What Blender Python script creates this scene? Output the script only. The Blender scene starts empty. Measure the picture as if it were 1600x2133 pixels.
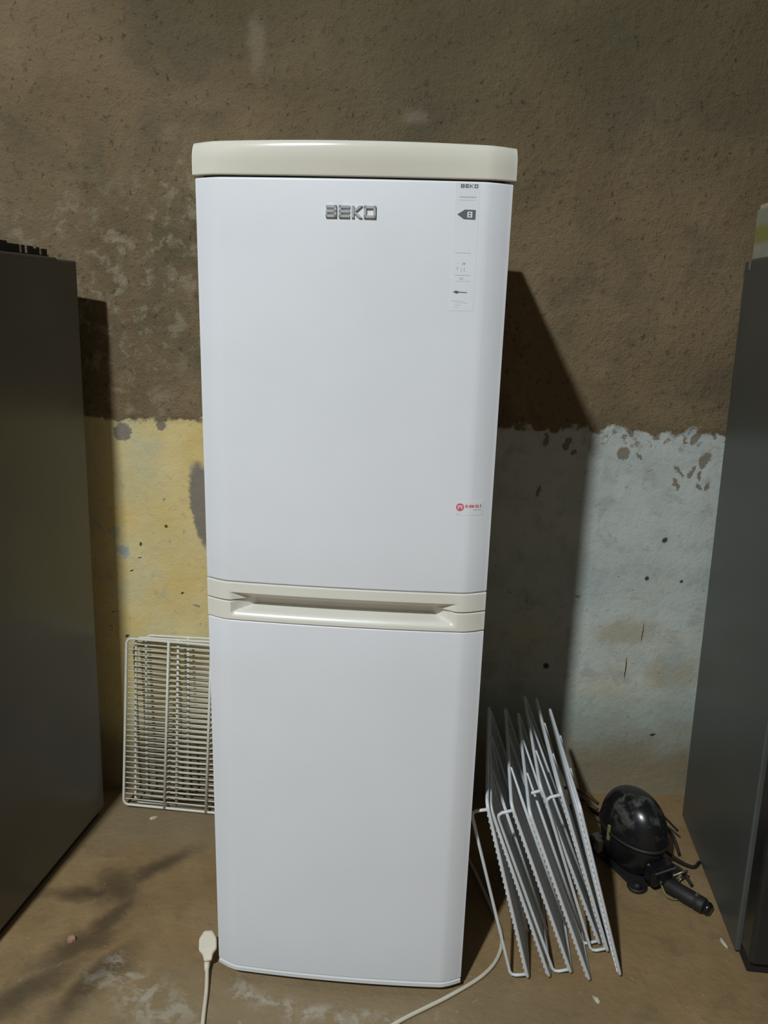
import bpy, bmesh, math, random
from mathutils import Vector, Matrix, Euler
random.seed(7)
S = bpy.context.scene
COL = S.collection
R = math.radians

# ------------------------------------------------------------------ camera
cd = bpy.data.cameras.new('camera'); cam = bpy.data.objects.new('camera', cd); COL.objects.link(cam)
cd.sensor_fit = 'HORIZONTAL'; cd.sensor_width = 36.0; cd.lens = 36.0 * 1626.18 / 1600.0
cd.clip_start = 0.05
PITCH, ROLL, CAMH = 0.258247, 0.0300014, 1.48678
fw = Vector((0, math.cos(PITCH), -math.sin(PITCH))); rt = Vector((1, 0, 0)); up = rt.cross(fw)
r2 = rt * math.cos(ROLL) + up * math.sin(ROLL); u2 = -rt * math.sin(ROLL) + up * math.cos(ROLL)
M4 = Matrix((r2, u2, -fw)).transposed().to_4x4(); M4.translation = Vector((0, 0, CAMH))
cam.matrix_world = M4
S.camera = cam

# ------------------------------------------------------------------ world, lamp, exposure
w = bpy.data.worlds.new('world'); S.world = w; w.use_nodes = True
w.node_tree.nodes['Background'].inputs[0].default_value = (0.75, 0.85, 1.0, 1)
w.node_tree.nodes['Background'].inputs[1].default_value = 0.012
LAMP = Vector((-1.36, -1.62, 4.12))
LAMP_W = 262.0
LAMP_RGB = (.905, .98, 1.0)
S.view_settings.view_transform = 'Standard'; S.view_settings.look = 'None'
S.view_settings.gamma = 1.0; S.view_settings.use_curve_mapping = False
S.view_settings.exposure = 0.0

# ------------------------------------------------------------------ helpers
def link(o, parent=None):
    COL.objects.link(o)
    if parent is not None: o.parent = parent
    return o
def mesh(name, verts, faces, smooth=False):
    me = bpy.data.meshes.new(name); me.from_pydata([tuple(v) for v in verts], [], faces); me.update()
    if smooth:
        for p in me.polygons: p.use_smooth = True
    return me
def obj(name, me, mat=None, parent=None):
    o = bpy.data.objects.new(name, me)
    if mat is not None and not me.materials: me.materials.append(mat)
    return link(o, parent)
def tag(o, label, cat=None, group=None, kind=None):
    o['label'] = label
    if cat: o['category'] = cat
    if group: o['group'] = group
    if kind: o['kind'] = kind
    return o
def thing(name, label, cat, loc=(0, 0, 0), rot=(0, 0, 0), group=None):
    o = bpy.data.objects.new(name, None); o.empty_display_size = 0.05; link(o)
    o.location = loc; o.rotation_euler = rot
    return tag(o, label, cat, group)
def bmesh_to(name, bm, smooth=False):
    me = bpy.data.meshes.new(name); bm.normal_update(); bm.to_mesh(me); bm.free()
    if smooth:
        for p in me.polygons: p.use_smooth = True
    return me
def box_me(name, x0, x1, y0, y1, z0, z1, bev=0.0, seg=2):
    bm = bmesh.new(); bmesh.ops.create_cube(bm, size=1.0)
    for v in bm.verts:
        v.co = Vector(((x0 + x1) / 2 + v.co.x * (x1 - x0), (y0 + y1) / 2 + v.co.y * (y1 - y0), (z0 + z1) / 2 + v.co.z * (z1 - z0)))
    if bev > 0: bmesh.ops.bevel(bm, geom=list(bm.edges), offset=bev, segments=seg, affect='EDGES', profile=0.5)
    return bmesh_to(name, bm)
def tube_geo(pts, r, n=8, closed=False, cap=True):
    pts = [Vector(p) for p in pts]; N = len(pts); vs = []; fs = []
    rr = r if isinstance(r, (list, tuple)) else [r] * N
    T = []
    for i in range(N):
        if closed: t = pts[(i + 1) % N] - pts[i - 1]
        else: t = pts[min(i + 1, N - 1)] - pts[max(i - 1, 0)]
        T.append(t.normalized())
    a = Vector((0, 0, 1)) if abs(T[0].z) < 0.9 else Vector((1, 0, 0))
    nrm = (a - T[0] * a.dot(T[0])).normalized()
    for i in range(N):
        nrm = (nrm - T[i] * nrm.dot(T[i])).normalized(); b = T[i].cross(nrm)
        for k in range(n):
            an = 2 * math.pi * k / n
            vs.append(pts[i] + (nrm * math.cos(an) + b * math.sin(an)) * rr[i])
    for i in range(N if closed else N - 1):
        j = (i + 1) % N
        for k in range(n):
            k2 = (k + 1) % n
            fs.append((i * n + k, i * n + k2, j * n + k2, j * n + k))
    if cap and not closed:
        fs.append(tuple(range(n - 1, -1, -1))); fs.append(tuple(range((N - 1) * n, N * n)))
    return vs, fs
def tube_me(name, pts, r, n=8, closed=False):
    v, f = tube_geo(pts, r, n, closed); return mesh(name, v, f, True)
def tubes_me(name, lst, n=6):
    V = []; F = []
    for pts, r in lst:
        v, f = tube_geo(pts, r, n); o = len(V); V += v; F += [tuple(i + o for i in q) for q in f]
    return mesh(name, V, F, True)
def lathe_me(name, prof, n=40, sx=1.0, sy=1.0, smooth=True):
    V = []; F = []; m = len(prof)
    for r, z in prof:
        for k in range(n):
            a = 2 * math.pi * k / n; V.append((r * math.cos(a) * sx, r * math.sin(a) * sy, z))
    for i in range(m - 1):
        for k in range(n):
            k2 = (k + 1) % n; F.append((i * n + k, i * n + k2, (i + 1) * n + k2, (i + 1) * n + k))
    F.append(tuple(range(n - 1, -1, -1))); F.append(tuple(range((m - 1) * n, m * n)))
    return mesh(name, V, F, smooth)
def spline(pts, n=10):
    P = [Vector(p) for p in pts]; P = [P[0] * 2 - P[1]] + P + [P[-1] * 2 - P[-2]]; out = []
    for i in range(1, len(P) - 2):
        for s in range(n):
            t = s / n; a, b, c, d = P[i - 1], P[i], P[i + 1], P[i + 2]
            out.append(0.5 * (2 * b + (c - a) * t + (2 * a - 5 * b + 4 * c - d) * t * t + (3 * b - a - 3 * c + d) * t ** 3))
    out.append(P[-2]); return out
def prism_me(name, poly, t, bev=0.0):
    """polygon in local XZ, thickness t towards -Y"""
    n = len(poly)
    V = [(x, 0, z) for x, z in poly] + [(x, -t, z) for x, z in poly]
    F = [tuple(range(n)), tuple(range(2 * n - 1, n - 1, -1))] + [(i, i + n, (i + 1) % n + n, (i + 1) % n) for i in range(n)]
    me = mesh(name, V, F); bm = bmesh.new(); bm.from_mesh(me); bmesh.ops.recalc_face_normals(bm, faces=bm.faces)
    if bev: bmesh.ops.bevel(bm, geom=list(bm.edges), offset=bev, segments=2, affect='EDGES', profile=.5)
    bm.to_mesh(me); bm.free(); return me
def multi_box_me(name, boxes):
    V = []; F = []
    for x0, x1, y0, y1, z0, z1 in boxes:
        o = len(V)
        V += [(x, y, z) for z in (z0, z1) for y in (y0, y1) for x in (x0, x1)]
        F += [tuple(i + o for i in q) for q in ((0, 2, 3, 1), (4, 5, 7, 6), (0, 1, 5, 4), (2, 6, 7, 3), (0, 4, 6, 2), (1, 3, 7, 5))]
    return mesh(name, V, F)

# ------------------------------------------------------------------ material helpers
class NT:
    def __init__(s, name):
        s.m = bpy.data.materials.new(name); s.m.use_nodes = True; s.t = s.m.node_tree; s.n = s.t.nodes; s.l = s.t.links
        s.b = s.n['Principled BSDF']; s.tc = s.n.new('ShaderNodeTexCoord')
    def put(s, v, sock):
        if isinstance(v, bpy.types.NodeSocket): s.l.new(v, sock)
        elif isinstance(v, (tuple, list)) and len(v) == 3 and sock.type == 'RGBA': sock.default_value = (*v, 1)
        else: sock.default_value = v
    def math(s, op, a, b=0.0, c=None, clamp=False):
        n = s.n.new('ShaderNodeMath'); n.operation = op; n.use_clamp = clamp
        s.put(a, n.inputs[0]); s.put(b, n.inputs[1])
        if c is not None: s.put(c, n.inputs[2])
        return n.outputs[0]
    def vmath(s, op, a, b=(0, 0, 0)):
        n = s.n.new('ShaderNodeVectorMath'); n.operation = op; s.put(a, n.inputs[0])
        if op == 'SCALE': s.put(b, n.inputs['Scale'])
        elif op != 'LENGTH': s.put(b, n.inputs[1])
        return n.outputs['Value'] if op == 'LENGTH' else n.outputs['Vector']
    def noise(s, vec, scale, detail=4, rough=.55, dist=0.0, col=False):
        n = s.n.new('ShaderNodeTexNoise'); s.put(vec, n.inputs['Vector'])
        n.inputs['Scale'].default_value = scale; n.inputs['Detail'].default_value = detail
        n.inputs['Roughness'].default_value = rough; n.inputs['Distortion'].default_value = dist
        return n.outputs['Color' if col else 'Fac']
    def ramp(s, v, a, b, lo=0.0, hi=1.0):
        n = s.n.new('ShaderNodeMapRange'); n.interpolation_type = 'SMOOTHSTEP'; s.put(v, n.inputs[0])
        n.inputs[1].default_value = a; n.inputs[2].default_value = b; n.inputs[3].default_value = lo; n.inputs[4].default_value = hi
        return n.outputs[0]
    def mix(s, f, a, b, mode='MIX'):
        n = s.n.new('ShaderNodeMix'); n.data_type = 'RGBA'; n.blend_type = mode; n.clamp_factor = True
        s.put(f, n.inputs[0]); s.put(a, n.inputs[6]); s.put(b, n.inputs[7]); return n.outputs[2]
    def mapping(s, vec, loc=(0, 0, 0), rot=(0, 0, 0), sc=(1, 1, 1)):
        n = s.n.new('ShaderNodeMapping'); n.vector_type = 'TEXTURE'; s.put(vec, n.inputs[0])
        n.inputs[1].default_value = loc; n.inputs[2].default_value = rot; n.inputs[3].default_value = sc
        return n.outputs[0]
    def blobs(s, vec, lst, soft=.35):
        """max of soft ellipses: (loc3, rot3, scale3)"""
        acc = None
        for loc, rot, sc in lst:
            d = s.vmath('LENGTH', s.mapping(vec, loc, rot, sc)); v = s.ramp(d, 1.0 + soft, 1.0 - soft)
            acc = v if acc is None else s.math('MAXIMUM', acc, v)
        return acc
    def sep(s, vec):
        n = s.n.new('ShaderNodeSeparateXYZ'); s.put(vec, n.inputs[0]); return n.outputs
    def bump(s, h, strength=.5, dist=.01):
        n = s.n.new('ShaderNodeBump'); s.put(h, n.inputs['Height']); n.inputs['Strength'].default_value = strength; n.inputs['Distance'].default_value = dist
        s.l.new(n.outputs[0], s.b.inputs['Normal'])
    def out(s, col=None, rough=None, metal=None, spec=None, coat=None):
        if col is not None: s.put(col, s.b.inputs['Base Color'])
        if rough is not None: s.put(rough, s.b.inputs['Roughness'])
        if metal is not None: s.put(metal, s.b.inputs['Metallic'])
        if spec is not None: s.put(spec, s.b.inputs['Specular IOR Level'])
        if coat is not None: s.put(coat, s.b.inputs['Coat Weight'])
        return s.m

def simple(name, col, rough=.5, metal=0.0, spec=.5, var=.08, scale=9.0, bump=0.0, coat=0.0):
    t = NT(name); o = t.tc.outputs['Object']
    n = t.noise(o, scale, 5, .6)
    dark = tuple(c * (1 - var) for c in col); lite = tuple(min(1, c * (1 + var)) for c in col)
    t.out(t.mix(t.ramp(n, .3, .7), dark, lite), t.ramp(n, .3, .7, rough * .92, min(1, rough * 1.08)), metal, spec, coat)
    if bump: t.bump(t.noise(o, scale * 12, 3), bump, .002)
    return t.m

M = {}
M['door_white'] = simple('white_painted_steel', (.73, .745, .79), .38, 0, .4, .015, 5)
M['cream'] = simple('yellowed_cream_plastic', (.70, .675, .59), .16, 0, .5, .03, 4)
M['cream_trim'] = simple('cream_trim_plastic', (.715, .69, .625), .32, 0, .5, .035, 5)
M['side_white'] = simple('white_side_panel', (.66, .67, .68), .5, 0, .4, .03, 5)
M['gasket'] = simple('dark_gasket_rubber', (.03, .03, .03), .7)
M['black_void'] = simple('black_base_plastic', (.012, .012, .012), .7)
M['chrome'] = simple('satin_chrome', (.60, .61, .62), .30, .55, .5, .04, 60)
M['label_film'] = simple('label_film', (.73, .743, .782), .37, 0, .4, .01)
M['print_dark'] = simple('label_print_dark', (.10, .12, .13), .5)
M['print_grey'] = simple('label_print_grey', (.42, .44, .45), .5)
M['print_faint'] = simple('label_print_faint', (.56, .585, .59), .5)
M['print_white'] = simple('label_print_white', (.75, .77, .78), .5)
M['red'] = simple('sticker_red', (.62, .10, .15), .45)
M['red_pale'] = simple('sticker_red_faded', (.62, .32, .33), .45)
M['mint'] = simple('sticker_mint', (.52, .70, .66), .45)
M['wire'] = simple('white_coated_wire', (.66, .68, .70), .42, 0, .5, .05, 20)
M['wire_cream'] = simple('cream_coated_wire', (.70, .68, .60), .42, 0, .5, .05, 20)
M['cable'] = simple('ivory_cable', (.62, .56, .44), .5)
M['black_gloss'] = simple('black_enamel', (.010, .010, .011), .22, 0, .5, .3, 14)
t = NT('dusty_black_enamel'); o_ = t.tc.outputs['Object']; nz = t.noise(o_, 22, 5, .65, .3)
dust = t.math('MULTIPLY', t.ramp(nz, .48, .66), t.ramp(t.sep(o_)[2], .11, .20))
M['dusty_black'] = t.out(t.mix(dust, (.010, .010, .011), (.075, .068, .060)), t.ramp(dust, 0, 1, .26, .65), 0, .5)
M['black_matte'] = simple('black_matte_rubber', (.014, .013, .012), .6)
M['copper'] = simple('tarnished_copper', (.09, .055, .03), .5, .6)
M['steel'] = simple('dull_steel', (.30, .29, .26), .4, .8)
M['tag_yellow'] = simple('yellow_tape', (.20, .18, .06), .6)
M['paper'] = simple('paper_scrap', (.62, .56, .44), .8)
M['scrap_pink'] = simple('pinkish_scrap', (.40, .22, .16), .8)
M['scrap_dark'] = simple('dark_scrap', (.05, .04, .03), .8)
M['bulb_glass'] = simple('frosted_glass', (.8, .8, .78), .5)

def cabinet_mat(name, col, rough):
    t = NT(name); o = t.tc.outputs['Object']
    n = t.noise(o, 2.2, 5, .6); f = t.noise(t.vmath('MULTIPLY', o, (40, 40, 3)), 1.0, 4, .6)
    c = t.mix(t.ramp(n, .3, .7), tuple(x * .86 for x in col), tuple(x * 1.14 for x in col))
    c = t.mix(t.ramp(f, .62, .75, 0, .15), c, tuple(x * 1.5 for x in col))
    t.out(c, t.ramp(n, .3, .7, rough, rough * 1.25), .0, .5)
    t.bump(t.noise(o, 3.0, 2), .08, .02); return t.m
M['cab_left'] = cabinet_mat('dark_grey_painted_steel', (.112, .110, .098), .30)
M['cab_right'] = cabinet_mat('grey_green_painted_steel', (.076, .082, .076), .34)
M['cab_edge'] = simple('worn_grey_edge', (.16, .17, .15), .5)
M['cab_door'] = simple('black_cabinet_door', (.018, .018, .018), .28, 0, .5, .25, 6)

def wall_mat():
    t = NT('peeling_plaster_wall'); o = t.tc.outputs['Object']
    x, y, z = t.sep(o)
    # warped coordinates for ragged edges
    wv = t.vmath('SUBTRACT', t.noise(o, 26, 4, .6, 0, True), (.5, .5, .5))
    ow = t.vmath('ADD', o, t.vmath('SCALE', wv, .045))
    wl = t.vmath('SUBTRACT', t.noise(o, 5, 3, .5, 0, True), (.5, .5, .5))
    ob = t.vmath('ADD', ow, t.vmath('SCALE', wl, .06))
    # bare render of the upper wall
    big = t.noise(o, 1.7, 3, .6); mid = t.noise(o, 7, 5, .62); fine = t.noise(o, 45, 3, .6); gr = t.noise(o, 170, 1, .6)
    c = t.mix(t.ramp(big, .32, .68), (.165, .117, .064), (.225, .163, .094))
    c = t.mix(t.ramp(mid, .45, .75, 0, .55), c, (.27, .20, .118))
    c = t.mix(t.ramp(t.noise(o, 2.6, 4, .6, .4), .52, .68, 0, .45), c, (.100, .096, .058))
    olive_falloff = t.blobs(ob, [((.10, 0, 2.12), (0, 0, 0), (.30, 1, .26)), ((.72, 0, 2.15), (0, 0, 0), (.42, 1, .22)), ((-.42, 0, 2.2), (0, 0, 0), (.25, 1, .15))], .95)
    c = t.mix(t.math('MULTIPLY', olive_falloff, .62), c, (.088, .078, .046))  # olive stains, also painting the light falloff towards the wall top
    c = t.mix(t.ramp(t.noise(ow, 4.5, 4, .65, .6), .50, .66, 0, .5), c, (.118, .098, .066))
    c = t.mix(t.ramp(fine, .56, .72, 0, .6), c, (.075, .055, .037))
    c = t.mix(t.ramp(gr, .62, .75, 0, .35), c, (.26, .21, .15))
    # pale plaster remnants, left of the fridge
    zone = t.blobs(ow, [((-.70, 0, 1.52), (0, 0, 0), (.24, 1, .22)), ((-.72, 0, 1.27), (0, 0, 0), (.12, 1, .13)), ((-.55, 0, 1.70), (0, 0, 0), (.12, 1, .16)), ((-.86, 0, 1.66), (0, 0, 0), (.14, 1, .06))], .6)
    rem = t.math('MULTIPLY', t.ramp(t.noise(ow, 20, 4, .62, .3), .49, .66), zone)
    c = t.mix(t.math('MULTIPLY', rem, .62), c, (.34, .295, .205))
    zone2 = t.blobs(ow, [((-.35, 0, 2.10), (0, 0, 0), (.02, 1, .06)), ((.05, 0, 1.95), (0, 0, 0), (.03, 1, .02))], .6)
    c = t.mix(t.math('MULTIPLY', zone2, .35), c, (.33, .28, .21))
    # painted band below: yellow on one side, pale blue-white on the other
    n2 = t.noise(o, 6, 5, .6); n3 = t.noise(o, 2.4, 4, .55)
    yel = t.mix(t.ramp(n2, .35, .7), (.70, .525, .205), (.74, .60, .300))
    yel = t.mix(t.ramp(n3, .45, .62, 0, .8), yel, (.60, .55, .34))
    yel = t.mix(t.math('MULTIPLY', t.ramp(t.noise(o, 11, 5, .65), .56, .66), t.blobs(ow, [((-.76, 0, .79), (0, 0, 0), (.10, 1, .30))], .5)), yel, (.40, .44, .40))
    blu = t.mix(t.ramp(n2, .35, .7), (.48, .515, .495), (.60, .625, .58))
    blu = t.mix(t.math('MULTIPLY', t.ramp(n3, .35, .65), t.blobs(ob, [((.72, 0, .52), (0, 0, 0), (.34, 1, .20))], .6)), blu, (.60, .535, .37))
    blu = t.mix(t.blobs(ob, [((.74, 0, .555), (0, 0, 0), (.085, 1, .035)), ((.90, 0, .42), (0, 0, 0), (.07, 1, .05))], .5), blu, (.45, .41, .31))
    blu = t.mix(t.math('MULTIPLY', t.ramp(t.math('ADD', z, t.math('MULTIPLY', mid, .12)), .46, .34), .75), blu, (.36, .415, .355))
    blu = t.mix(t.math('MULTIPLY', t.ramp(n2, .5, .72), .5), blu, (.41, .435, .405))
    blu = t.mix(t.ramp(t.noise(ow, 13, 4, .65, .4), .50, .68, 0, .55), blu, (.36, .37, .33))
    blu = t.mix(t.ramp(t.noise(ow, 3.7, 3, .6), .52, .70, 0, .5), blu, (.38, .45, .43))
    yel = t.mix(t.ramp(t.noise(ow, 13, 4, .65, .4), .54, .72, 0, .5), yel, (.50, .47, .34))
    paint = t.mix(t.ramp(t.math('ADD', x, t.math('MULTIPLY', n3, .2)), .02, .18), yel, blu)
    # damp dirt along the foot of the wall
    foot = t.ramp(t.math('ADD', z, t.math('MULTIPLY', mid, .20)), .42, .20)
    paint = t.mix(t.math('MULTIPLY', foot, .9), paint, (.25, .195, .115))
    zz = t.math('ADD', t.sep(ow)[2], t.math('MULTIPLY', t.math('SUBTRACT', t.noise(o, 9, 4, .6), .5), .10))
    below = t.ramp(zz, 1.172, 1.160)
    flakes = [((-.734, 0, 1.126), (0, 0, 0), (.026, 1, .026)), ((-.626, 0, 1.146), (0, 0, 0), (.013, 1, .013)),
              ((-.518, 0, .92), (0, R(-6), 0), (.034, 1, .125)), ((.675, 0, 1.101), (0, R(20), 0), (.016, 1, .020)),
              ((.908, 0, 1.087), (0, R(25), 0), (.014, 1, .026)), ((.874, 0, 1.051), (0, R(20), 0), (.007, 1, .018)),
              ((.897, 0, 1.044), (0, 0, 0), (.005, 1, .014)), ((.899, 0, 1.012), (0, R(-30), 0), (.006, 1, .014)),
              ((.838, 0, 1.055), (0, R(-45), 0), (.005, 1, .022)), ((.835, 0, 1.016), (0, R(-25), 0), (.008, 1, .020)),
              ((.925, 0, 1.01), (0, R(25), 0), (.006, 1, .014)), ((.873, 0, 1.150), (0, R(30), 0), (.010, 1, .022)),
              ((.72, 0, 1.095), (0, R(-40), 0), (.004, 1, .012)), ((.51, 0, 1.128), (0, R(15), 0), (.009, 1, .018)), ((.45, 0, 1.135), (0, 0, 0), (.006, 1, .022)), ((.44, 0, .985), (0, R(20), 0), (.007, 1, .016)), ((.53, 0, 1.10), (0, 0, 0), (.006, 1, .007))]
    wf = t.vmath('SUBTRACT', t.noise(o, 75, 3, .6, 0, True), (.5, .5, .5))
    fl = t.blobs(t.vmath('ADD', t.vmath('ADD', o, t.vmath('SCALE', wv, .02)), t.vmath('SCALE', wf, .024)), flakes, .14)
    speck = t.math('MULTIPLY', t.ramp(t.noise(ow, 38, 4, .6), .655, .69), t.ramp(t.noise(o, 4, 2), .48, .62))
    bare = t.math('MAXIMUM', fl, speck)
    edge = t.blobs(ow, [((.80, 0, 1.15), (0, 0, 0), (.25, 1, .03))], .6)
    bare = t.math('MAXIMUM', bare, t.math('MULTIPLY', edge, t.ramp(t.noise(ow, 30, 4, .6), .52, .58)))
    pm = t.math('MULTIPLY', below, t.math('SUBTRACT', 1.0, bare))
    c2 = t.mix(below, c, (.245, .215, .17))
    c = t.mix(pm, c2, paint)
    # nail holes and pits
    holes = t.blobs(t.vmath('ADD', o, t.vmath('SCALE', wv, .012)), [((.506, 0, .442), (0, 0, 0), (.009, 1, .009)), ((.784, 0, .730), (0, 0, 0), (.006, 1, .008)), ((.822, 0, .848), (0, R(40), 0), (.007, 1, .009)),
                        ((.888, 0, .724), (0, 0, 0), (.005, 1, .005)), ((-.626, 0, .855), (0, 0, 0), (.0045, 1, .0045)), ((-.70, 0, .80), (0, 0, 0), (.004, 1, .006)),
                        ((-.585, 0, .653), (0, R(60), 0), (.003, 1, .005)), ((-.754, 0, .513), (0, R(60), 0), (.004, 1, .007)), ((-.705, 0, .76), (0, R(70), 0), (.002, 1, .006)), ((-.73, 0, .72), (0, R(70), 0), (.002, 1, .006)),
                        ((.862, 0, .215), (0, R(80), 0), (.004, 1, .009)), ((.752, 0, .44), (0, 0, 0), (.002, 1, .035)), ((.79, 0, .555), (0, 0, 0), (.0015, 1, .03))], .4)
    cav = t.math('MULTIPLY', t.ramp(t.noise(ow, 60, 3, .6), .635, .69), t.math('SUBTRACT', 1.0, t.math('MULTIPLY', below, .6)))
    c = t.mix(t.math('MULTIPLY', t.math('MAXIMUM', holes, t.math('MULTIPLY', cav, .6)), .92), c, (.02, .017, .012))
    t.out(c, t.ramp(pm, 0, 1, .95, .7), 0, .25)
    h = t.math('ADD', t.math('MULTIPLY', fine, .5), t.math('MULTIPLY', gr, .22))
    h = t.math('MULTIPLY', h, t.math('SUBTRACT', 1.0, t.math('MULTIPLY', t.ramp(z, 1.18, 1.15), .72)))
    h = t.math('ADD', h, t.math('MULTIPLY', mid, .7))
    t.bump(h, .9, .012)
    return t.m

def floor_mat():
    t = NT('stained_concrete_floor'); o = t.tc.outputs['Object']
    wv = t.vmath('SUBTRACT', t.noise(o, 9, 4, .6, 0, True), (.5, .5, .5))
    ow = t.vmath('ADD', o, t.vmath('SCALE', wv, .10))
    big = t.noise(o, 1.8, 5, .6); mid = t.noise(o, 7, 6, .62); fine = t.noise(o, 50, 4, .6)
    c = t.mix(t.ramp(big, .34, .66), (.225, .145, .066), (.285, .188, .090))
    c = t.mix(t.ramp(mid, .48, .75, 0, .5), c, (.33, .232, .124))
    c = t.mix(t.ramp(t.noise(o, 3.3, 5, .6, .5), .52, .72, 0, .45), c, (.165, .110, .054))
    c = t.mix(t.ramp(fine, .60, .76, 0, .4), c, (.11, .085, .055))
    c = t.mix(t.ramp(t.noise(ow, 12, 4, .65, .5), .50, .70, 0, .5), c, (.17, .12, .066))
    # greyer, dustier concrete in front of the fridge
    gz = t.blobs(ow, [((-.12, 1.36, 0), (0, 0, 0), (.55, .12, 1)), ((-.62, 2.0, 0), (0, 0, 0), (.3, .12, 1))], .7)
    c = t.mix(t.math('MULTIPLY', gz, .6), c, (.235, .185, .115))
    # soft dark smudges on the left of the floor
    smudge = t.blobs(ow, [((-.655, 1.71, 0), (0, 0, R(-35)), (.075, .05, 1)), ((-.74, 1.70, 0), (0, 0, R(5)), (.10, .025, 1)), ((-.59, 1.79, 0), (0, 0, R(45)), (.10, .028, 1)),
                       ((-.645, 1.61, 0), (0, 0, R(62)), (.11, .022, 1)), ((-.70, 1.52, 0), (0, 0, R(40)), (.10, .035, 1)), ((-.62, 1.42, 0), (0, 0, R(65)), (.12, .035, 1)), ((-.76, 1.38, 0), (0, 0, R(50)), (.12, .04, 1))], .85)
    c = t.mix(t.math('MULTIPLY', smudge, .75), c, (.050, .034, .020))
    # lime smears
    lz = t.blobs(ow, [((-.285, 1.395, 0), (0, 0, R(-35)), (.055, .018, 1)), ((-.20, 1.378, 0), (0, 0, R(-10)), (.09, .014, 1)), ((-.075, 1.36, 0), (0, 0, R(-8)), (.12, .020, 1)), ((.05, 1.35, 0), (0, 0, 0), (.10, .012, 1)), ((-.50, 1.38, 0), (0, 0, R(-20)), (.12, .05, 1)), ((-.56, 1.46, 0), (0, 0, R(-50)), (.06, .03, 1))], .8)
    lm = t.math('MULTIPLY', lz, t.ramp(t.noise(ow, 22, 5, .65), .44, .62))
    c = t.mix(t.math('MULTIPLY', lm, .55), c, (.46, .43, .36))
    sp = t.math('MULTIPLY', t.ramp(t.noise(ow, 48, 4, .6), .68, .72), .55)
    c = t.mix(sp, c, (.38, .33, .25))
    t.out(c, t.ramp(mid, .3, .7, .55, .85), 0, .35)
    h = t.math('ADD', t.math('MULTIPLY', mid, 1.0), t.math('MULTIPLY', fine, .3)); t.bump(h, .7, .010)
    return t.m
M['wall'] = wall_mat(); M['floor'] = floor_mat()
M['wall_plain'] = simple('rough_plaster', (.16, .15, .14), .9, 0, .2, .2, 4, .3)
M['ceil'] = simple('grey_ceiling', (.21, .21, .21), .9, 0, .2, .15, 3)

# ------------------------------------------------------------------ the setting
WY0, WK = 2.16875, 0.025
wr = math.atan(WK)
def slab(name, x0, x1, y0, y1, z0, z1, mat, label, cat, loc=(0, 0, 0), rz=0):
    o = obj(name, box_me(name, x0, x1, y0, y1, z0, z1), mat); o.location = loc; o.rotation_euler = (0, 0, rz)
    return tag(o, label, cat, None, 'structure')
slab('floor', -2.6, 2.6, -4.2, 2.5, -.12, 0, M['floor'], 'brown stained concrete floor', 'floor')
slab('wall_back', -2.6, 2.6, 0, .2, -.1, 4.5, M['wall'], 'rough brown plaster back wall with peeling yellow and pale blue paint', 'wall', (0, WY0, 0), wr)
slab('wall_left', -2.8, -2.6, -4.2, 2.4, -.1, 4.5, M['wall_plain'], 'rough plaster side wall out of view on the left', 'wall')
slab('wall_right', 2.6, 2.8, -4.2, 2.4, -.1, 4.5, M['wall_plain'], 'rough plaster side wall out of view on the right', 'wall')
slab('wall_front', -2.6, 2.6, -4.4, -4.2, -.1, 4.5, M['wall_plain'], 'rough plaster wall behind the viewer, out of view', 'wall')
slab('ceiling', -2.6, 2.6, -4.2, 2.35, 4.5, 4.6, M['ceil'], 'grey ceiling above the room, out of view', 'ceiling')

# pendant lamp (behind and above the viewer): reflector shade with an LED disc facing down
lp = thing('pendant_lamp', 'pendant lamp with round metal reflector hanging from the ceiling', 'lamp', LAMP)
obj('cord', tube_me('cord', [(0, 0, .10), (0, 0, .385)], .004), M['black_matte'], lp)
obj('socket', lathe_me('socket', [(.012, .115), (.030, .105), (.034, .060), (.030, .050)], 20), M['black_matte'], lp)
obj('lamp_shade', lathe_me('lamp_shade', [(.030, .062), (.085, .046), (.118, .014), (.120, .004), (.116, .002), (.083, .040), (.028, .056)], 40), M['steel'], lp)
ld = bpy.data.lights.new('led_disc', 'AREA'); ld.shape = 'DISK'; ld.size = .17; ld.energy = LAMP_W; ld.color = LAMP_RGB
lo = bpy.data.objects.new('led_disc', ld); link(lo, lp)

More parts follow.
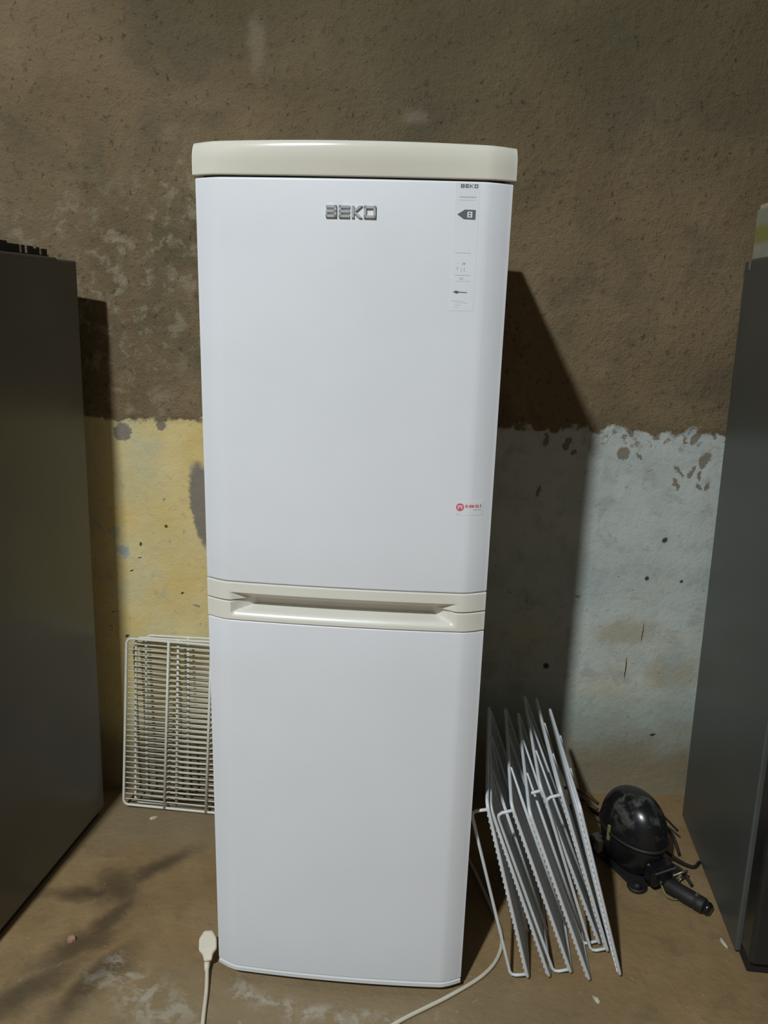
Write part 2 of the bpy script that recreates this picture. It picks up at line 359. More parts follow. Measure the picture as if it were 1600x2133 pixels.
# ------------------------------------------------------------------ the fridge-freezer
FR = thing('fridge_freezer', 'tall white two-door fridge-freezer with cream lid standing in the middle', 'refrigerator', (-.07158, 1.44973, 0), (0, 0, -.0664815))
HW = .2757
def front_y(x, hw=HW):
    a = abs(x) / hw; xc = .83
    def core(a):
        if a < xc: return -.0215 - .0070 * (1 - (a / xc) ** 2)
        return -.0215 + (.0185) * ((a - xc) / (1 - xc)) ** 1.45
    return (core(max(0, a - .012)) + core(a) + core(min(1, a + .012))) / 3
def bow_xs(hw, n=44):
    xs = [-hw + 2 * hw * i / n for i in range(n + 1)]
    for e in (.83, .85, .81, .975, .99): xs += [e * hw, -e * hw]
    return sorted(set(xs))
def bowed_panel(name, hw, z0, z1, yb, dy=0.0, edge=.004, top_r=None, seg=7, extra=0.0, side=1.0, dome=0.0, flat=1.0):
    """front skin following the bow, wrapped to a flat back at y=yb; rounded top and bottom edges"""
    xs = bow_xs(hw); rt_ = top_r or edge
    rows = []   # (z, inset)
    for i in range(seg + 1):
        a = math.pi / 2 * i / seg; rows.append((z0 + edge * (1 - math.cos(a)), edge * (1 - math.sin(a))))
    nz = 8
    for i in range(1, nz): rows.append((z0 + edge + (z1 - rt_ - z0 - edge) * i / nz, 0))
    for i in range(seg + 1):
        a = math.pi / 2 * i / seg; rows.append((z1 - rt_ + rt_ * math.sin(a), rt_ * flat * (1 - math.cos(a))))
    V = []; F = []
    for z, ins in rows:
        si = ins * side; k = (hw - si) / hw; ring = []
        for x in xs: ring.append((x * k, front_y(x, hw) + dy + ins - extra * (1 - (x / hw) ** 2) * (z - z0) / (z1 - z0), z + dome * (1 - (x / hw) ** 2) * ((z - z0) / (z1 - z0)) ** 2))
        ring = [(-(hw - si), yb, z), (-(hw - si), .012 + dy, z)] + ring + [((hw - si), .012 + dy, z), ((hw - si), yb, z)]
        V += ring
    n = len(ring)
    for r in range(len(rows) - 1):
        for i in range(n):
            j = (i + 1) % n; F.append((r * n + i, r * n + j, (r + 1) * n + j, (r + 1) * n + i))
    F.append(tuple(range(n - 1, -1, -1))); F.append(tuple(range((len(rows) - 1) * n, len(rows) * n)))
    me = mesh(name, V, F, True)
    bm = bmesh.new(); bm.from_mesh(me); bmesh.ops.recalc_face_normals(bm, faces=bm.faces)
    for e in bm.edges:
        if len(e.link_faces) == 2 and e.calc_face_angle(0) > R(40): e.smooth = False
    bm.to_mesh(me); bm.free(); return me
ZS = .916
obj('cabinet_body', box_me('cabinet_body', -.268, .266, .060, .488, .030, 1.694, .004), M['side_white'], FR)
obj('lid', bowed_panel('lid', HW + .0045, 1.6965, 1.750, .50, -.0025, .002, .030, extra=.012, side=.30, dome=.0020, flat=.36), M['cream'], FR)
obj('lid_seal', box_me('lid_seal', -.262, .262, .004, .07, 1.688, 1.698), M['gasket'], FR)
ud = obj('upper_door', bowed_panel('upper_door', HW, .9555, 1.6935, .052), M['door_white'], FR)
ldr = obj('lower_door', bowed_panel('lower_door', HW, .0335, .8755, .052), M['door_white'], FR)
obj('door_gasket', box_me('door_gasket', -.262, .262, .050, .062, .040, 1.690), M['gasket'], FR)
obj('bottom_edge_trim', bowed_panel('bottom_edge_trim', HW - .0005, .0215, .0330, .052, -.0012, .002), M['side_white'], ldr)
obj('plinth', box_me('plinth', -.258, .258, .055, .10, .006, .034), M['black_void'], FR)
for sx in (-.225, .225):
    for sy in (.09, .45):
        f = obj('foot', lathe_me('foot', [(.018, 0), (.020, .003), (.020, .010), (.010, .012), (.010, .034)], 16), M['black_void'], FR); f.location = (sx, sy, 0)
def handle_trim(name, z0, z1, fz, dep):
    xs = sorted(set([round(-HW + 2 * HW * i / 130, 5) for i in range(131)] + [.83 * HW, -.83 * HW]))
    zs = [z0 + (z1 - z0) * i / 26 for i in range(27)]
    V = []; F = []; n = len(xs)
    for j, z in enumerate(zs):
        e = 0.0
        if j == 0 or j == 26: e = .0016
        for x in xs:
            fx = min(1, max(0, (.221 - abs(x + .003)) / .045))
            d = dep * min(fz(z), fx)
            V.append((x, front_y(x) - .0022 + e + d, z))
    m = len(V)
    for z in (zs[0], zs[-1]):
        pass
    for j in range(26):
        for i in range(n - 1): F.append((j * n + i, j * n + i + 1, (j + 1) * n + i + 1, (j + 1) * n + i))
    # closing: back rectangle
    yb = .050; b = len(V)
    for j, z in enumerate(zs):
        V.append((-HW, yb, z)); V.append((HW, yb, z))
    for j in range(26):
        F.append((b + 2 * j, j * n, (j + 1) * n, b + 2 * j + 2)); F.append((j * n + n - 1, b + 2 * j + 1, b + 2 * j + 3, (j + 1) * n + n - 1))
    F.append(tuple([b] + [b + 1] + [i for i in range(n - 1, -1, -1)])); t_ = 26
    F.append(tuple([t_ * n + i for i in range(n)] + [b + 2 * t_ + 1, b + 2 * t_]))
    F.append((b, b + 2 * t_, b + 2 * t_ + 1, b + 1))
    me = mesh(name, V, F, True); bm = bmesh.new(); bm.from_mesh(me); bmesh.ops.recalc_face_normals(bm, faces=bm.faces)
    for e in bm.edges:
        if len(e.link_faces) == 2 and e.calc_face_angle(0) > R(38): e.smooth = False
    bm.to_mesh(me); bm.free(); return me
def fz_up(z): return min(1, max(0, (ZS + .0185 - z) / .0165))
def fz_lo(z):
    t = (ZS - z)
    if t < .0165: return 1.0
    if t < .0225: return 1 - .86 * (t - .0165) / .006
    if t < .033: return .14 * (1 - (t - .0225) / .0105) ** 1.8
    return 0.0
tag(obj('handle_trim', handle_trim('handle_trim', ZS + .0012, .9545, fz_up, .0265), M['cream_trim'], ud), 'cream grip trim along the bottom of the upper door')
tag(obj('handle_trim', handle_trim('handle_trim', .8765, ZS - .0012, fz_lo, .043), M['cream_trim'], ldr), 'cream grip trim along the top of the lower door')
obj('hinge', box_me('hinge', .255, .272, -.001, .03, ZS - .001, ZS + .001), M['gasket'], FR)

# raised brand letters
def badge():
    zc = 1.6405; h = .0195; x0 = -.0415; th = .0042
    y1 = -.0290; y0 = y1 - .0035
    z0, z1 = zc - h / 2, zc + h / 2
    def bar(xa, xb, za, zb): return (xa, xb, y0, y1, za, zb)
    L = {}
    w_ = .0185
    xb = x0
    L['letter_b'] = [bar(xb, xb + w_, z1 - th, z1), bar(xb, xb + w_, zc - th / 2, zc + th / 2), bar(xb, xb + w_, z0, z0 + th), bar(xb + w_ - th, xb + w_, z0, z1), bar(xb, xb + .003, z0, z0 + .007)]
    xe = x0 + .0225
    L['letter_e'] = [bar(xe, xe + w_, z1 - th, z1), bar(xe, xe + w_, zc - th / 2, zc + th / 2), bar(xe, xe + w_, z0, z0 + th), bar(xe, xe + .0042, z0, z1)]
    for nm, bx in L.items():
        obj(nm, multi_box_me(nm, bx), M['chrome'], ud)
    xk = x0 + .0445
    me = multi_box_me('letter_k', [bar(xk, xk + .0042, z0, z1)])
    bm = bmesh.new(); bm.from_mesh(me)
    for (za, zb) in ((zc, z1), (zc, z0)):
        q = [(xk + .0042, zc - .0022), (xk + .0042, zc + .0022), (xk + .0185, zb + (0 if zb > zc else .0)), (xk + .0135, zb)]
        if zb > zc: q = [(xk + .0042, zc - .0024), (xk + .0042, zc + .0024), (xk + .0125, z1), (xk + .0185, z1)]
        else: q = [(xk + .0042, zc + .0024), (xk + .0042, zc - .0024), (xk + .0125, z0), (xk + .0185, z0)]
        a = [bm.verts.new((x, y0, z)) for x, z in q]; b = [bm.verts.new((x, y1, z)) for x, z in q]
        bm.faces.new(a); bm.faces.new(b[::-1])
        for i in range(4): bm.faces.new((a[i], b[i], b[(i + 1) % 4], a[(i + 1) % 4]))
    bmesh.ops.recalc_face_normals(bm, faces=bm.faces); bm.to_mesh(me); bm.free(); obj('letter_k', me, M['chrome'], ud)
    xo = x0 + .0655; wo = .0205
    obj('letter_o', multi_box_me('letter_o', [bar(xo, xo + wo, z1 - th, z1), bar(xo, xo + wo, z0, z0 + th), bar(xo, xo + .0042, z0, z1), bar(xo + wo - .0042, xo + wo, z0, z1)]), M['chrome'], ud)
badge()

# printed labels: thin films that follow the bowed door, with print as raised ink 0.2 mm proud
def film(name, x0, x1, z0, z1, lift, mat, parent, n=8, label=None):
    V = []; F = []
    for i in range(n + 1):
        x = x0 + (x1 - x0) * i / n; y = front_y(x)
        V += [(x, y - lift, z0), (x, y - lift, z1), (x, y + .001, z0), (x, y + .001, z1)]
    for i in range(n):
        a = 4 * i; b = a + 4
        F += [(a, b, b + 1, a + 1), (a + 1, b + 1, b + 3, a + 3), (a, a + 2, b + 2, b)]
    F += [(0, 1, 3, 2), (4 * n, 4 * n + 2, 4 * n + 3, 4 * n + 1)]
    me = mesh(name, V, F); bm = bmesh.new(); bm.from_mesh(me); bmesh.ops.recalc_face_normals(bm, faces=bm.faces); bm.to_mesh(me); bm.free()
    o = obj(name, me, mat, parent)
    if label: o['label'] = label
    return o
def ink_poly(name, polys, lift, mat, parent):
    V = []; F = []
    for poly in polys:
        o = len(V); n = len(poly)
        V += [(x, front_y(x) - lift, z) for x, z in poly] + [(x, front_y(x) - lift + .0004, z) for x, z in poly]
        F += [tuple(o + i for i in range(n)), tuple(o + n + i for i in range(n - 1, -1, -1))] + [(o + i, o + n + i, o + n + (i + 1) % n, o + (i + 1) % n) for i in range(n)]
    return obj(name, mesh(name, V, F), mat, parent)
def rects(*r): return [[(a, c), (b, c), (b, d), (a, d)] for a, b, c, d in r]
def block_text(x, z, w_, h, t, word):
    """small block capitals as strokes"""
    n = len(word); cw = w_ / n; out = []
    for i, ch in enumerate(word):
        a = x + i * cw; b = a + cw * .80; m = z + h / 2
        T, Bm, Md = (a, b, z + h - t, z + h), (a, b, z, z + t), (a, b, m - t / 2, m + t / 2)
        Lf, Rt = (a, a + t * 1.15, z, z + h), (b - t * 1.15, b, z, z + h)
        seg = {'B': [T, Md, Bm, Rt, Lf], 'E': [T, Md, Bm, Lf], 'O': [T, Bm, Lf, Rt], 'K': [Lf], 'I': [Lf], 'H': [Lf, Rt, Md], 'F': [Lf, T, Md], 'T': [T, ((a + b) / 2 - t * .6, (a + b) / 2 + t * .6, z, z + h)], 'L': [Lf, Bm]}[ch]
        out += rects(*seg)
        if ch == 'K': out += [[(a + t, m), (b - t, z + h), (b, z + h), (a + 2 * t, m)], [(a + t, m), (a + 2 * t, m), (b, z), (b - t, z)]]
    return out
lab = film('energy_label', .1775, .2190, 1.4820, 1.6905, .0003, M['label_film'], ud, 8, 'clear energy label strip printed in grey')
ink_poly('label_brand', block_text(.1868, 1.6828, .0305, .0058, .0013, 'BEKO'), .0006, M['print_dark'], lab)
rr = []; x = .186
random.seed(3)
while x < .2145:
    L_ = random.uniform(.0012, .0035); rr.append((x, x + L_, 1.6675, 1.6693)); x += L_ + .0008
ink_poly('label_text', rects(*rr), .0006, M['print_grey'], lab)
ink_poly('label_text', rects(*[(a - .002, b - .002, 1.6632, 1.6641) for a, b, _, _ in rr]), .0006, M['print_faint'], lab)
ink_poly('rating_arrow', [[(.1830, 1.6405), (.1945, 1.6330), (.2140, 1.6325), (.2140, 1.6482), (.1955, 1.6484)]], .0006, M['print_dark'], lab)
ink_poly('rating_letter', block_text(.2000, 1.6358, .0105, .0094, .0017, 'B'), .0009, M['print_white'], lab)
ink_poly('label_rule', rects((.1823, .2092, 1.5782, 1.5788)), .0006, M['print_grey'], lab)
ink_poly('label_rule', rects((.1842, .2105, 1.5414, 1.5420)), .0006, M['print_grey'], lab)
ink_poly('label_rule', rects((.1848, .2096, 1.5316, 1.5321)), .0006, M['print_faint'], lab)
ink_poly('label_icon', [[(.1955, 1.5640), (.1962, 1.5640), (.1962, 1.5578), (.1955, 1.5578)], [(.1965, 1.5610), (.1990, 1.5635), (.2018, 1.5612), (.1990, 1.5588)]], .0006, M['print_grey'], lab)
ink_poly('label_icon', [[(.1865, 1.5612), (.1885, 1.5632), (.1882, 1.5596)]], .0006, M['print_faint'], lab)
ink_poly('label_icon', rects((.1862, .1888, 1.5530, 1.5548), (.1870, .1879, 1.5500, 1.5530), (.1940, .1947, 1.5470, 1.5548), (.1988, .2000, 1.5478, 1.5545)), .0006, M['print_grey'], lab)
ink_poly('label_icon', rects((.1915, .1985, 1.5345, 1.5385)), .0006, M['print_faint'], lab)
ink_poly('spear_mark', [[(.1820, 1.5135), (.1868, 1.5158), (.1890, 1.5157), (.1925, 1.5143), (.2065, 1.5135), (.2065, 1.5122), (.1925, 1.5128), (.1890, 1.5106), (.1868, 1.5112)]], .0006, M['print_dark'], lab)
for z_, a, b in ((1.4985, .1795, .2000), (1.4955, .1850, .2070), (1.4915, .1850, .1960), (1.4875, .1850, .1930)):
    ink_poly('label_text', rects((a, b, z_, z_ + .0007)), .0006, M['print_faint'], lab)
st = film('shop_sticker', .2060, .2585, 1.1120, 1.1385, .0003, M['label_film'], ud, 10, 'small sticker with red emblem and red lettering')
cx, cz, rad = .2152, 1.1272, .0074
ring = [[(cx + rad * math.cos(2 * math.pi * i / 20), cz + rad * math.sin(2 * math.pi * i / 20)) for i in range(20)]]
ink_poly('emblem', ring, .0006, M['red'], st)
ink_poly('emblem_mark', rects((cx - .0042, cx - .0026, cz - .004, cz + .0035), (cx + .0026, cx + .0042, cz - .004, cz + .0035), (cx - .0042, cx + .0042, cz + .0022, cz + .0035), (cx - .0008, cx + .0008, cz - .001, cz + .003)), .0009, M['print_white'], st)
ink_poly('sticker_lettering', block_text(.2248, 1.1268, .0310, .0052, .0012, 'EIOHIELT'), .0006, M['red'], st)
ink_poly('sticker_text', rects((.2400, .2545, 1.1218, 1.1232)), .0006, M['print_grey'], st)
ink_poly('sticker_stripe', rects((.2085, .2400, 1.1128, 1.1146)), .0006, M['mint'], st)

# ------------------------------------------------------------------ wire shelves
def rounded_rect(b, a, r, n=5):
    pts = []
    for cx_, cy_, a0 in ((b - r, r, -90), (b - r, a - r, 0), (r, a - r, 90), (r, r, 180)):
        for i in range(n + 1):
            t = R(a0 + 90 * i / n); pts.append((cx_ + r * math.cos(t), cy_ + r * math.sin(t), 0))
    return pts
def make_shelf(name, label, b, a, pitch, bars, lip, group, mat):
    """local X = along the wires, Y = up the shelf, Z = face normal"""
    root = thing(name, label, 'wire shelf', group=group)
    obj('frame', tube_me('frame', rounded_rect(b, a, .016), .0040, 8, True), mat, root)
    wm = tube_me('wire', [(.001, 0, 0), (b - .001, 0, 0)], .0019, 6); wm.materials.append(mat)
    n = int((a - .02) / pitch)
    for i in range(1, n + 1):
        w_ = obj('wire', wm, None, root); w_.location = (0, a * i / (n + 1), -.0042)
    for x_ in bars:
        obj('cross_bar', tube_me('cross_bar', [(x_, .0, .0035), (x_, a, .0035)], .0040, 8), mat, root)
    if lip:
        q = -.012; lip = -lip
        pts = [(.002, .014, 0), (.002, .014, lip - q), (.002, .014 - q * .3, lip - q * .3), (.002, .014 - q, lip), (.002, a - .014 + q, lip), (.002, a - .014 + q * .3, lip - q * .3), (.002, a - .014, lip - q), (.002, a - .014, 0)]
        obj('guard_rail', tube_me('guard_rail', pts, .0037, 8), mat, root)
    return root
def copy_thing(root, label):
    r = root.copy(); link(r); r['label'] = label
    for ch in root.children:
        c_ = ch.copy(); link(c_, r)
    return r
def place(o, origin, X, Y):
    X = Vector(X).normalized(); Y = Vector(Y); Y = (Y - X * Y.dot(X)).normalized(); Z = X.cross(Y)
    m = Matrix((X, Y, Z)).transposed().to_4x4(); m.translation = Vector(origin); o.matrix_world = m

GL = 'wire shelves leaning on the wall left of the fridge'
s0 = make_shelf('wire_shelf', 'white wire shelf foremost of the three leaning against the yellow wall', .505, .515, .0162, (.127, .254, .381), 0, GL, M['wire_cream'])
s1 = copy_thing(s0, 'white wire shelf in the middle of the three against the yellow wall')
s2 = copy_thing(s0, 'white wire shelf rearmost of the three, touching the yellow wall')
place(s0, (-.758, 2.043, .014), (.282, -.022, -.006), (.016, .066, .51))
place(s1, (-.728, 2.062, .010), (.282, -.016, -.003), (.014, .062, .51))
place(s2, (-.700, 2.084, .012), (.282, -.010, -.003), (.008, .050, .51))

GR = 'wire shelves leaning on the right side of the fridge'
names = ['wire shelf nearest the fridge in the pile leaning on its right side', 'second wire shelf from the fridge in the pile on its right',
         'third wire shelf from the fridge in the pile on its right', 'middle wire shelf of the seven leaning right of the fridge',
         'third wire shelf from the outer end of the pile right of fridge', 'second wire shelf from the outer end of the pile right of fridge',
         'outermost wire shelf of the pile right of fridge, beside the compressor']
A, B_ = .462, .435
# bottom-front corner on the floor, lean (dx over height .45), direction of the floor edge, guard rail
spec = [((.362, 1.456), -.125, (.13, 1), 1), ((.412, 1.461), -.172, (.12, 1), 0), ((.465, 1.474), -.178, (.11, 1), 1), ((.503, 1.455), -.180, (.10, 1), 0),
        ((.554, 1.561), -.190, (.08, 1), 1), ((.568, 1.539), -.158, (.05, 1), 1), ((.578, 1.471), -.138, (.045, 1), 0)]
rail = make_shelf('wire_shelf', names[0], B_, A, .0152, (.145, .29), .038, GR, M['wire'])
plain = make_shelf('wire_shelf', names[1], B_, A, .0152, (.145, .29), 0, GR, M['wire'])
used = {1: False, 0: False}
for i, ((bx, by), dx, dr, lp_) in enumerate(spec):
    base = rail if lp_ else plain
    if not used[lp_]: o = base; used[lp_] = True; o['label'] = names[i]
    else: o = copy_thing(base, names[i])
    place(o, (bx, by, .006), (dr[0], dr[1], 0), (dx, 0, .455))

# ------------------------------------------------------------------ dark cabinets at both sides
cl = thing('tall_cabinet', 'tall dark grey metal refrigerator cabinet cut off at the left edge', 'cabinet', (-.807, 2.020, 0), (0, R(1.1), R(-8.9)))
obj('body', box_me('body', -.62, 0, -.60, 0, .022, 1.572, .004), M['cab_left'], cl)
obj('top_edge', box_me('top_edge', -.012, .0012, -.60, -.09, 1.5690, 1.5745, .001), M['cab_edge'], cl)
obj('plinth', box_me('plinth', -.60, -.010, -.59, -.02, .0, .0235), M['black_void'], cl)
dl = obj('door', box_me('door', -.62, 0, -.665, -.606, .06, 1.572, .006), M['cab_left'], cl)
obj('handle', box_me('handle', -.58, -.555, -.70, -.664, .75, 1.10, .006), M['black_matte'], dl)

cr = thing('tall_cabinet', 'tall grey-green metal refrigerator cabinet with black door cut off at the right edge', 'cabinet', (.936, 2.073, 0), (0, R(-1.48), R(-6.7)))
obj('body', box_me('body', 0, .62, -.525, 0, .012, 1.622, .004), M['cab_right'], cr)
obj('plinth', box_me('plinth', .03, .60, -.50, -.03, -.004, .014), M['black_void'], cr)
dr_ = obj('door', box_me('door', .006, .615, -.600, -.530, .045, 1.618, .010), M['cab_door'], cr)
obj('door_gasket', box_me('door_gasket', .012, .605, -.533, -.522, .05, 1.61), M['gasket'], cr)
obj('handle', box_me('handle', .030, .052, -.628, -.598, .34, .86, .006), M['cab_door'], dr_)
obj('kick_plate', box_me('kick_plate', .012, .60, -.575, -.50, .004, .040, .003), M['black_void'], cr)
obj('corner_cap', box_me('corner_cap', -.0015, .012, -.045, -.030, 1.598, 1.620, .002), M['cab_edge'], cr)

# torn black plastic on the left cabinet
def torn_sheet():
    bx = []; random.seed(11); y = -.36
    while y < -.045:
        L_ = random.choice((.012, .022, .034, .05)); h = .028 - .012 * (y + .36) / .33 + random.uniform(-.003, .003)
        x_ = -.030 + random.uniform(-.004, .004)
        bx.append((x_ - .003, x_, y, y + L_, .0, h)); y += L_ + random.choice((.003, .005, .004))
    bx.append((-.20, -.028, -.36, -.045, 0, .004))
    return multi_box_me('torn_plastic_sheet', bx)
ts = tag(obj('torn_plastic_sheet', torn_sheet(), M['black_matte']), 'torn black plastic sheet with ragged edge lying on the left cabinet', 'plastic sheet')
ml = Matrix.Translation((-.807, 2.020, 0)) @ Euler((0, R(1.1), R(-8.9))).to_matrix().to_4x4()
ts.matrix_world = ml @ Matrix.Translation((0, -.03, 1.575))

# printed carton on the right cabinet
mr = Matrix.Translation((.936, 2.073, 0)) @ Euler((0, R(-1.48), R(-6.7))).to_matrix().to_4x4()
def carton_mat():
    t = NT('printed_carton'); o = t.tc.outputs['Object']; x, y, z = t.sep(o)
    n = t.noise(o, 14, 4)
    c = t.mix(t.ramp(n, .3, .7), (.36, .36, .29), (.44, .43, .35))
    band = t.math('MULTIPLY', t.ramp(z, .028, .045), t.ramp(z, .088, .070))
    c = t.mix(t.math('MULTIPLY', band, .85), c, (.30, .30, .06)); t.out(c, .6); return t.m
bxr = thing('printed_carton', 'cream and yellow printed carton standing on the right cabinet', 'box'); bxr.matrix_world = mr @ Matrix.Translation((.006, -.12, 1.6225))
obj('carton', box_me('carton', .0, .22, -.10, .09, 0, .118, .003), carton_mat(), bxr)
an = [(.022 + .012 * math.cos(R(a)), 0, .058 + .014 * math.sin(R(a))) for a in range(60, 301, 20)]
obj('printed_letter', tube_me('printed_letter', [(x_, -.1005, z_) for x_, _, z_ in an], .0028, 6), M['print_dark'], bxr)
obj('printed_letter', multi_box_me('printed_letter', [(.038, .045, -.1012, -.0995, .045, .092)]), M['print_dark'], bxr)
obj('lid_flap', box_me('lid_flap', .004, .22, -.09, .085, .1175, .1285, .002), M['paper'], bxr)

# ------------------------------------------------------------------ compressor on the floor
cp = thing('fridge_compressor', 'black hermetic fridge compressor lying on the floor beside the right cabinet', 'compressor', (.712, 1.862, 0), (0, 0, R(24)))
sx, sy = .86, 1.22
def ell(rm, z0, z1, n, top): 
    return [(rm * math.cos(math.pi / 2 * i / n), z0 + (z1 - z0) * math.sin(math.pi / 2 * i / n)) for i in range(n + 1)] if top else [(rm * math.sin(math.pi / 2 * i / n) ** .7 if i else .001, z0 + (z1 - z0) * (1 - math.cos(math.pi / 2 * i / n))) for i in range(n + 1)]
lower = obj('lower_shell', lathe_me('lower_shell', [(.030, .012), (.055, .018), (.070, .034), (.079, .060), (.083, .090), (.084, .118)], 48, sx, sy), M['black_gloss'], cp)
upper_prof = [(.0865, .116)] + [(.0865 * math.cos(math.pi / 2 * i / 12) ** .85, .122 + .106 * math.sin(math.pi / 2 * i / 12)) for i in range(12)] + [(.004, .228)]
obj('upper_shell', lathe_me('upper_shell', upper_prof, 48, sx, sy), M['dusty_black'], cp)
obj('weld_rim', lathe_me('weld_rim', [(.084, .111), (.0895, .112), (.0905, .116), (.0895, .120), (.085, .121)], 48, sx, sy), M['black_matte'], cp)
# mounting plate with looped feet
for s_, yy in ((1, 1), (1, -1), (-1, 1), (-1, -1)):
    loop = [(s_ * (.045 + .022 * math.cos(R(t))), yy * .085 + .020 * math.sin(R(t)), .008) for t in range(0, 360, 24)]
    ft = obj('mounting_foot', tube_me('mounting_foot', loop, .0055, 8, True), M['black_matte'], cp)
    obj('grommet', lathe_me('grommet', [(.010, 0), (.011, .004), (.011, .014), (.007, .018)], 16), M['black_matte'], ft).location = (s_ * .045, yy * .085, 0)
obj('base_plate', box_me('base_plate', -.06, .06, -.095, .095, .006, .013, .002), M['black_matte'], cp)
obj('terminal_box', box_me('terminal_box', -.034, .040, -.128, -.088, .030, .082, .008), M['black_gloss'], cp)
obj('terminal_clip', multi_box_me('terminal_clip', [(-.030, .036, -.130, -.126, .072, .076), (-.012, -.006, -.132, -.126, .040, .047)]), M['steel'], cp)
rl = obj('start_relay', box_me('start_relay', -.112, -.066, .002, .044, .050, .094, .005), M['black_gloss'], cp)
obj('relay_contact', multi_box_me('relay_contact', [(-.116, -.100, .000, .016, .070, .104), (-.112, -.090, .016, .036, .092, .104)]), M['steel'], rl)
obj('tape_tag', box_me('tape_tag', -.0775, -.071, .006, .016, .070, .138, .002), M['tag_yellow'], cp)
for pts, rds in (([(-.055, .085, .150), (-.085, .115, .175), (-.125, .150, .178), (-.150, .162, .160)], .0045), ([(-.062, .075, .140), (-.095, .105, .150), (-.130, .112, .142)], .0040)):
    tb = obj('pipe_stub', tube_me('pipe_stub', spline(pts, 8), rds, 8), M['copper'], cp)
    e = Vector(pts[-1]); d = (e - Vector(pts[-2])).normalized()
    obj('pipe_cap', tube_me('pipe_cap', [e - d * .022, e + d * .008], .0065, 10), M['black_matte'], tb)
for pts, rr_ in (([(.070, .030, .105), (.105, .020, .092), (.145, .000, .060), (.150, -.035, .012)], .0045), ([(.072, -.030, .060), (.110, -.060, .030), (.150, -.085, .010), (.185, -.075, .008)], .0045), ([(.060, -.085, .050), (.085, -.110, .035), (.095, -.140, .008)], .0045),
                 ([(.075, .05, .12), (.10, .05, .115), (.135, .035, .10), (.17, .0, .06)], .003)):
    obj('lead_wire', tube_me('lead_wire', spline(pts, 8), rr_, 8), M['black_matte'], cp)
obj('wire_loop', tube_me('wire_loop', spline([(.030, -.120, .040), (.060, -.135, .060), (.085, -.125, .045), (.075, -.115, .015), (.045, -.130, .010)], 8), .0028, 8), M['steel'], cp)
obj('wire_loop', tube_me('wire_loop', spline([(.0, -.120, .030), (.0, -.150, .012), (.030, -.162, .006), (.045, -.140, .010)], 8), .0025, 8), M['tag_yellow'], cp)

cpc = thing('capacitor', 'black cylindrical capacitor lying on the floor in front of the compressor', 'capacitor', (.778, 1.766, .0215), (0, 0, R(-48)))
pr = [(.014, .0), (.019, .003), (.0205, .010), (.0205, .082), (.0195, .086), (.0205, .090), (.0205, .108), (.0180, .112)]
cc = obj('can', lathe_me('can', pr, 28), M['black_matte'], cpc); cc.rotation_euler = (0, R(90), 0)
ce = obj('end_cap', lathe_me('end_cap', [(.016, .110), (.017, .122), (.013, .128), (.004, .128)], 24), M['black_gloss'], cpc); ce.rotation_euler = (0, R(90), 0)
obj('terminal', multi_box_me('terminal', [(.085, .092, -.004, .004, .018, .0245)]), M['steel'], cpc)
obj('strap', tube_me('strap', spline([(.0, .0, .0), (-.02, .004, .010), (-.035, .012, .004), (-.045, .015, -.012)], 6), .007, 8), M['black_matte'], cpc)

cbl = tag(obj('cut_pipe', tube_me('cut_pipe', spline([(.625, 2.135, .010), (.645, 2.120, .020), (.668, 2.085, .010), (.690, 2.060, .008)], 8), .006, 8), M['black_matte']), 'short cut black pipe lying on the floor at the foot of the wall', 'pipe')

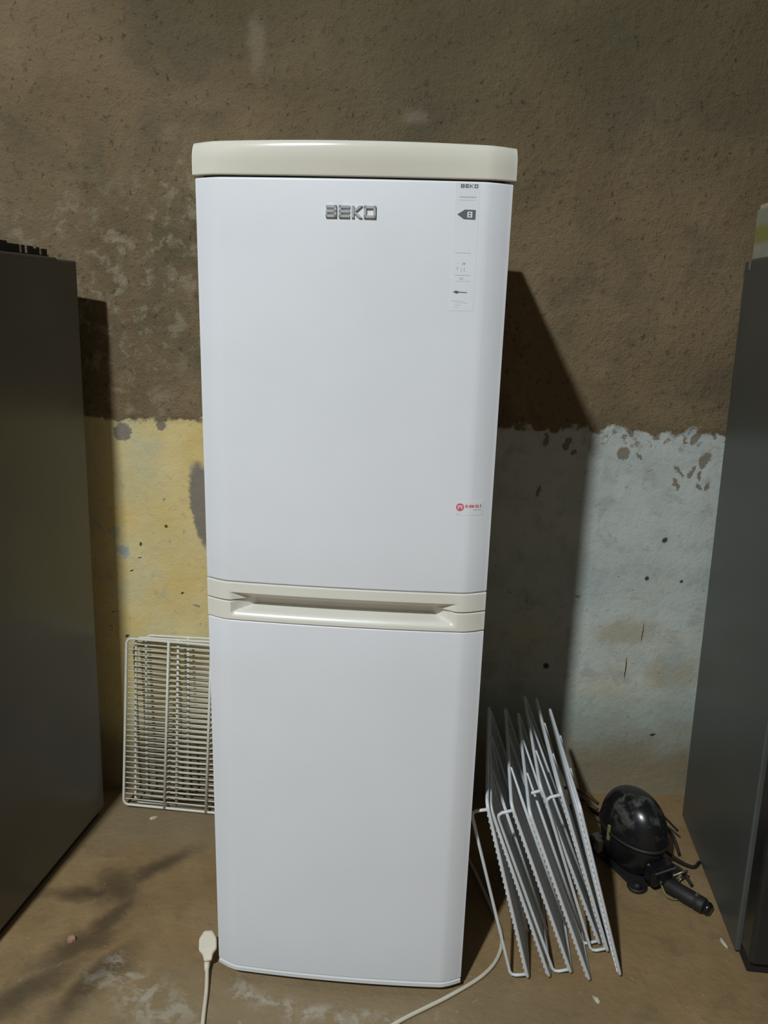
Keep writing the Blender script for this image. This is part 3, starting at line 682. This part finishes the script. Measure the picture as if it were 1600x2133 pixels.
# ------------------------------------------------------------------ power cord and plug
pc = thing('power_cord', 'ivory power cord with plug trailing on the floor around the fridge', 'power cord')
c1 = spline([(.205, 2.02, .006), (.262, 1.86, .006), (.300, 1.70, .006), (.318, 1.60, .006), (.306, 1.53, .006), (.262, 1.468, .006), (.175, 1.405, .006), (.064, 1.338, .006), (-.05, 1.255, .006), (-.22, 1.19, .006), (-.335, 1.235, .006), (-.352, 1.324, .006), (-.362, 1.40, .008), (-.374, 1.462, .016)], 10)
obj('cord', tube_me('cord', c1, .0045, 10), M['cable'], pc)
pl = obj('plug', prism_me('plug', [(-.009, 0), (.009, 0), (.012, .014), (.021, .022), (.022, .044), (.013, .062), (-.006, .064), (-.019, .048), (-.020, .024), (-.011, .014)], .026, .004), M['cable'], pc)
# plug lies tilted up on its pins against the fridge foot
pl.matrix_local = Matrix.Translation((-.375, 1.474, .010)) @ Euler((R(-50), 0, R(14))).to_matrix().to_4x4()
obj('strain_relief', tube_me('strain_relief', [(-.372, 1.448, .013), (-.3745, 1.462, .016), (-.376, 1.482, .022)], [.0052, .0068, .0085], 10), M['cable'], pc)

# ------------------------------------------------------------------ litter on the floor
def scrap(name, label, cat, x, y, w_, h, mat, rz, t=.003):
    random.seed(int(abs(x * 1000) + abs(y * 100)))
    poly = [(math.cos(2 * math.pi * i / 7) * w_ * random.uniform(.7, 1.1), math.sin(2 * math.pi * i / 7) * h * random.uniform(.7, 1.1)) for i in range(7)]
    V = [(a, b, .0) for a, b in poly] + [(a, b, t + random.uniform(-.001, .002)) for a, b in poly]
    F = [tuple(range(6, -1, -1)), tuple(range(7, 14))] + [(i, (i + 1) % 7, (i + 1) % 7 + 7, i + 7) for i in range(7)]
    o = tag(obj(name, mesh(name, V, F), mat), label, cat); o.location = (x, y, 0.0005); o.rotation_euler = (0, 0, rz); return o
scrap('paper_scrap', 'small cream paper scrap on the floor below the right cabinet', 'paper', .862, 1.704, .009, .008, M['paper'], .3, .006)
scrap('paper_scrap', 'pinkish scrap on the floor beside the left cabinet', 'paper', -.716, 1.536, .011, .010, M['scrap_pink'], .8, .007)
scrap('paper_scrap', 'tiny pale scrap on the floor below the left wire shelves', 'paper', -.655, 1.997, .012, .006, M['paper'], .5)
scrap('paper_scrap', 'pale sliver on the floor in front of the right wire shelves', 'paper', .506, 1.412, .004, .012, M['paper'], .4)
scrap('paper_scrap', 'white sliver against the foot of the right cabinet', 'paper', .864, 1.585, .005, .016, M['paper'], .2)
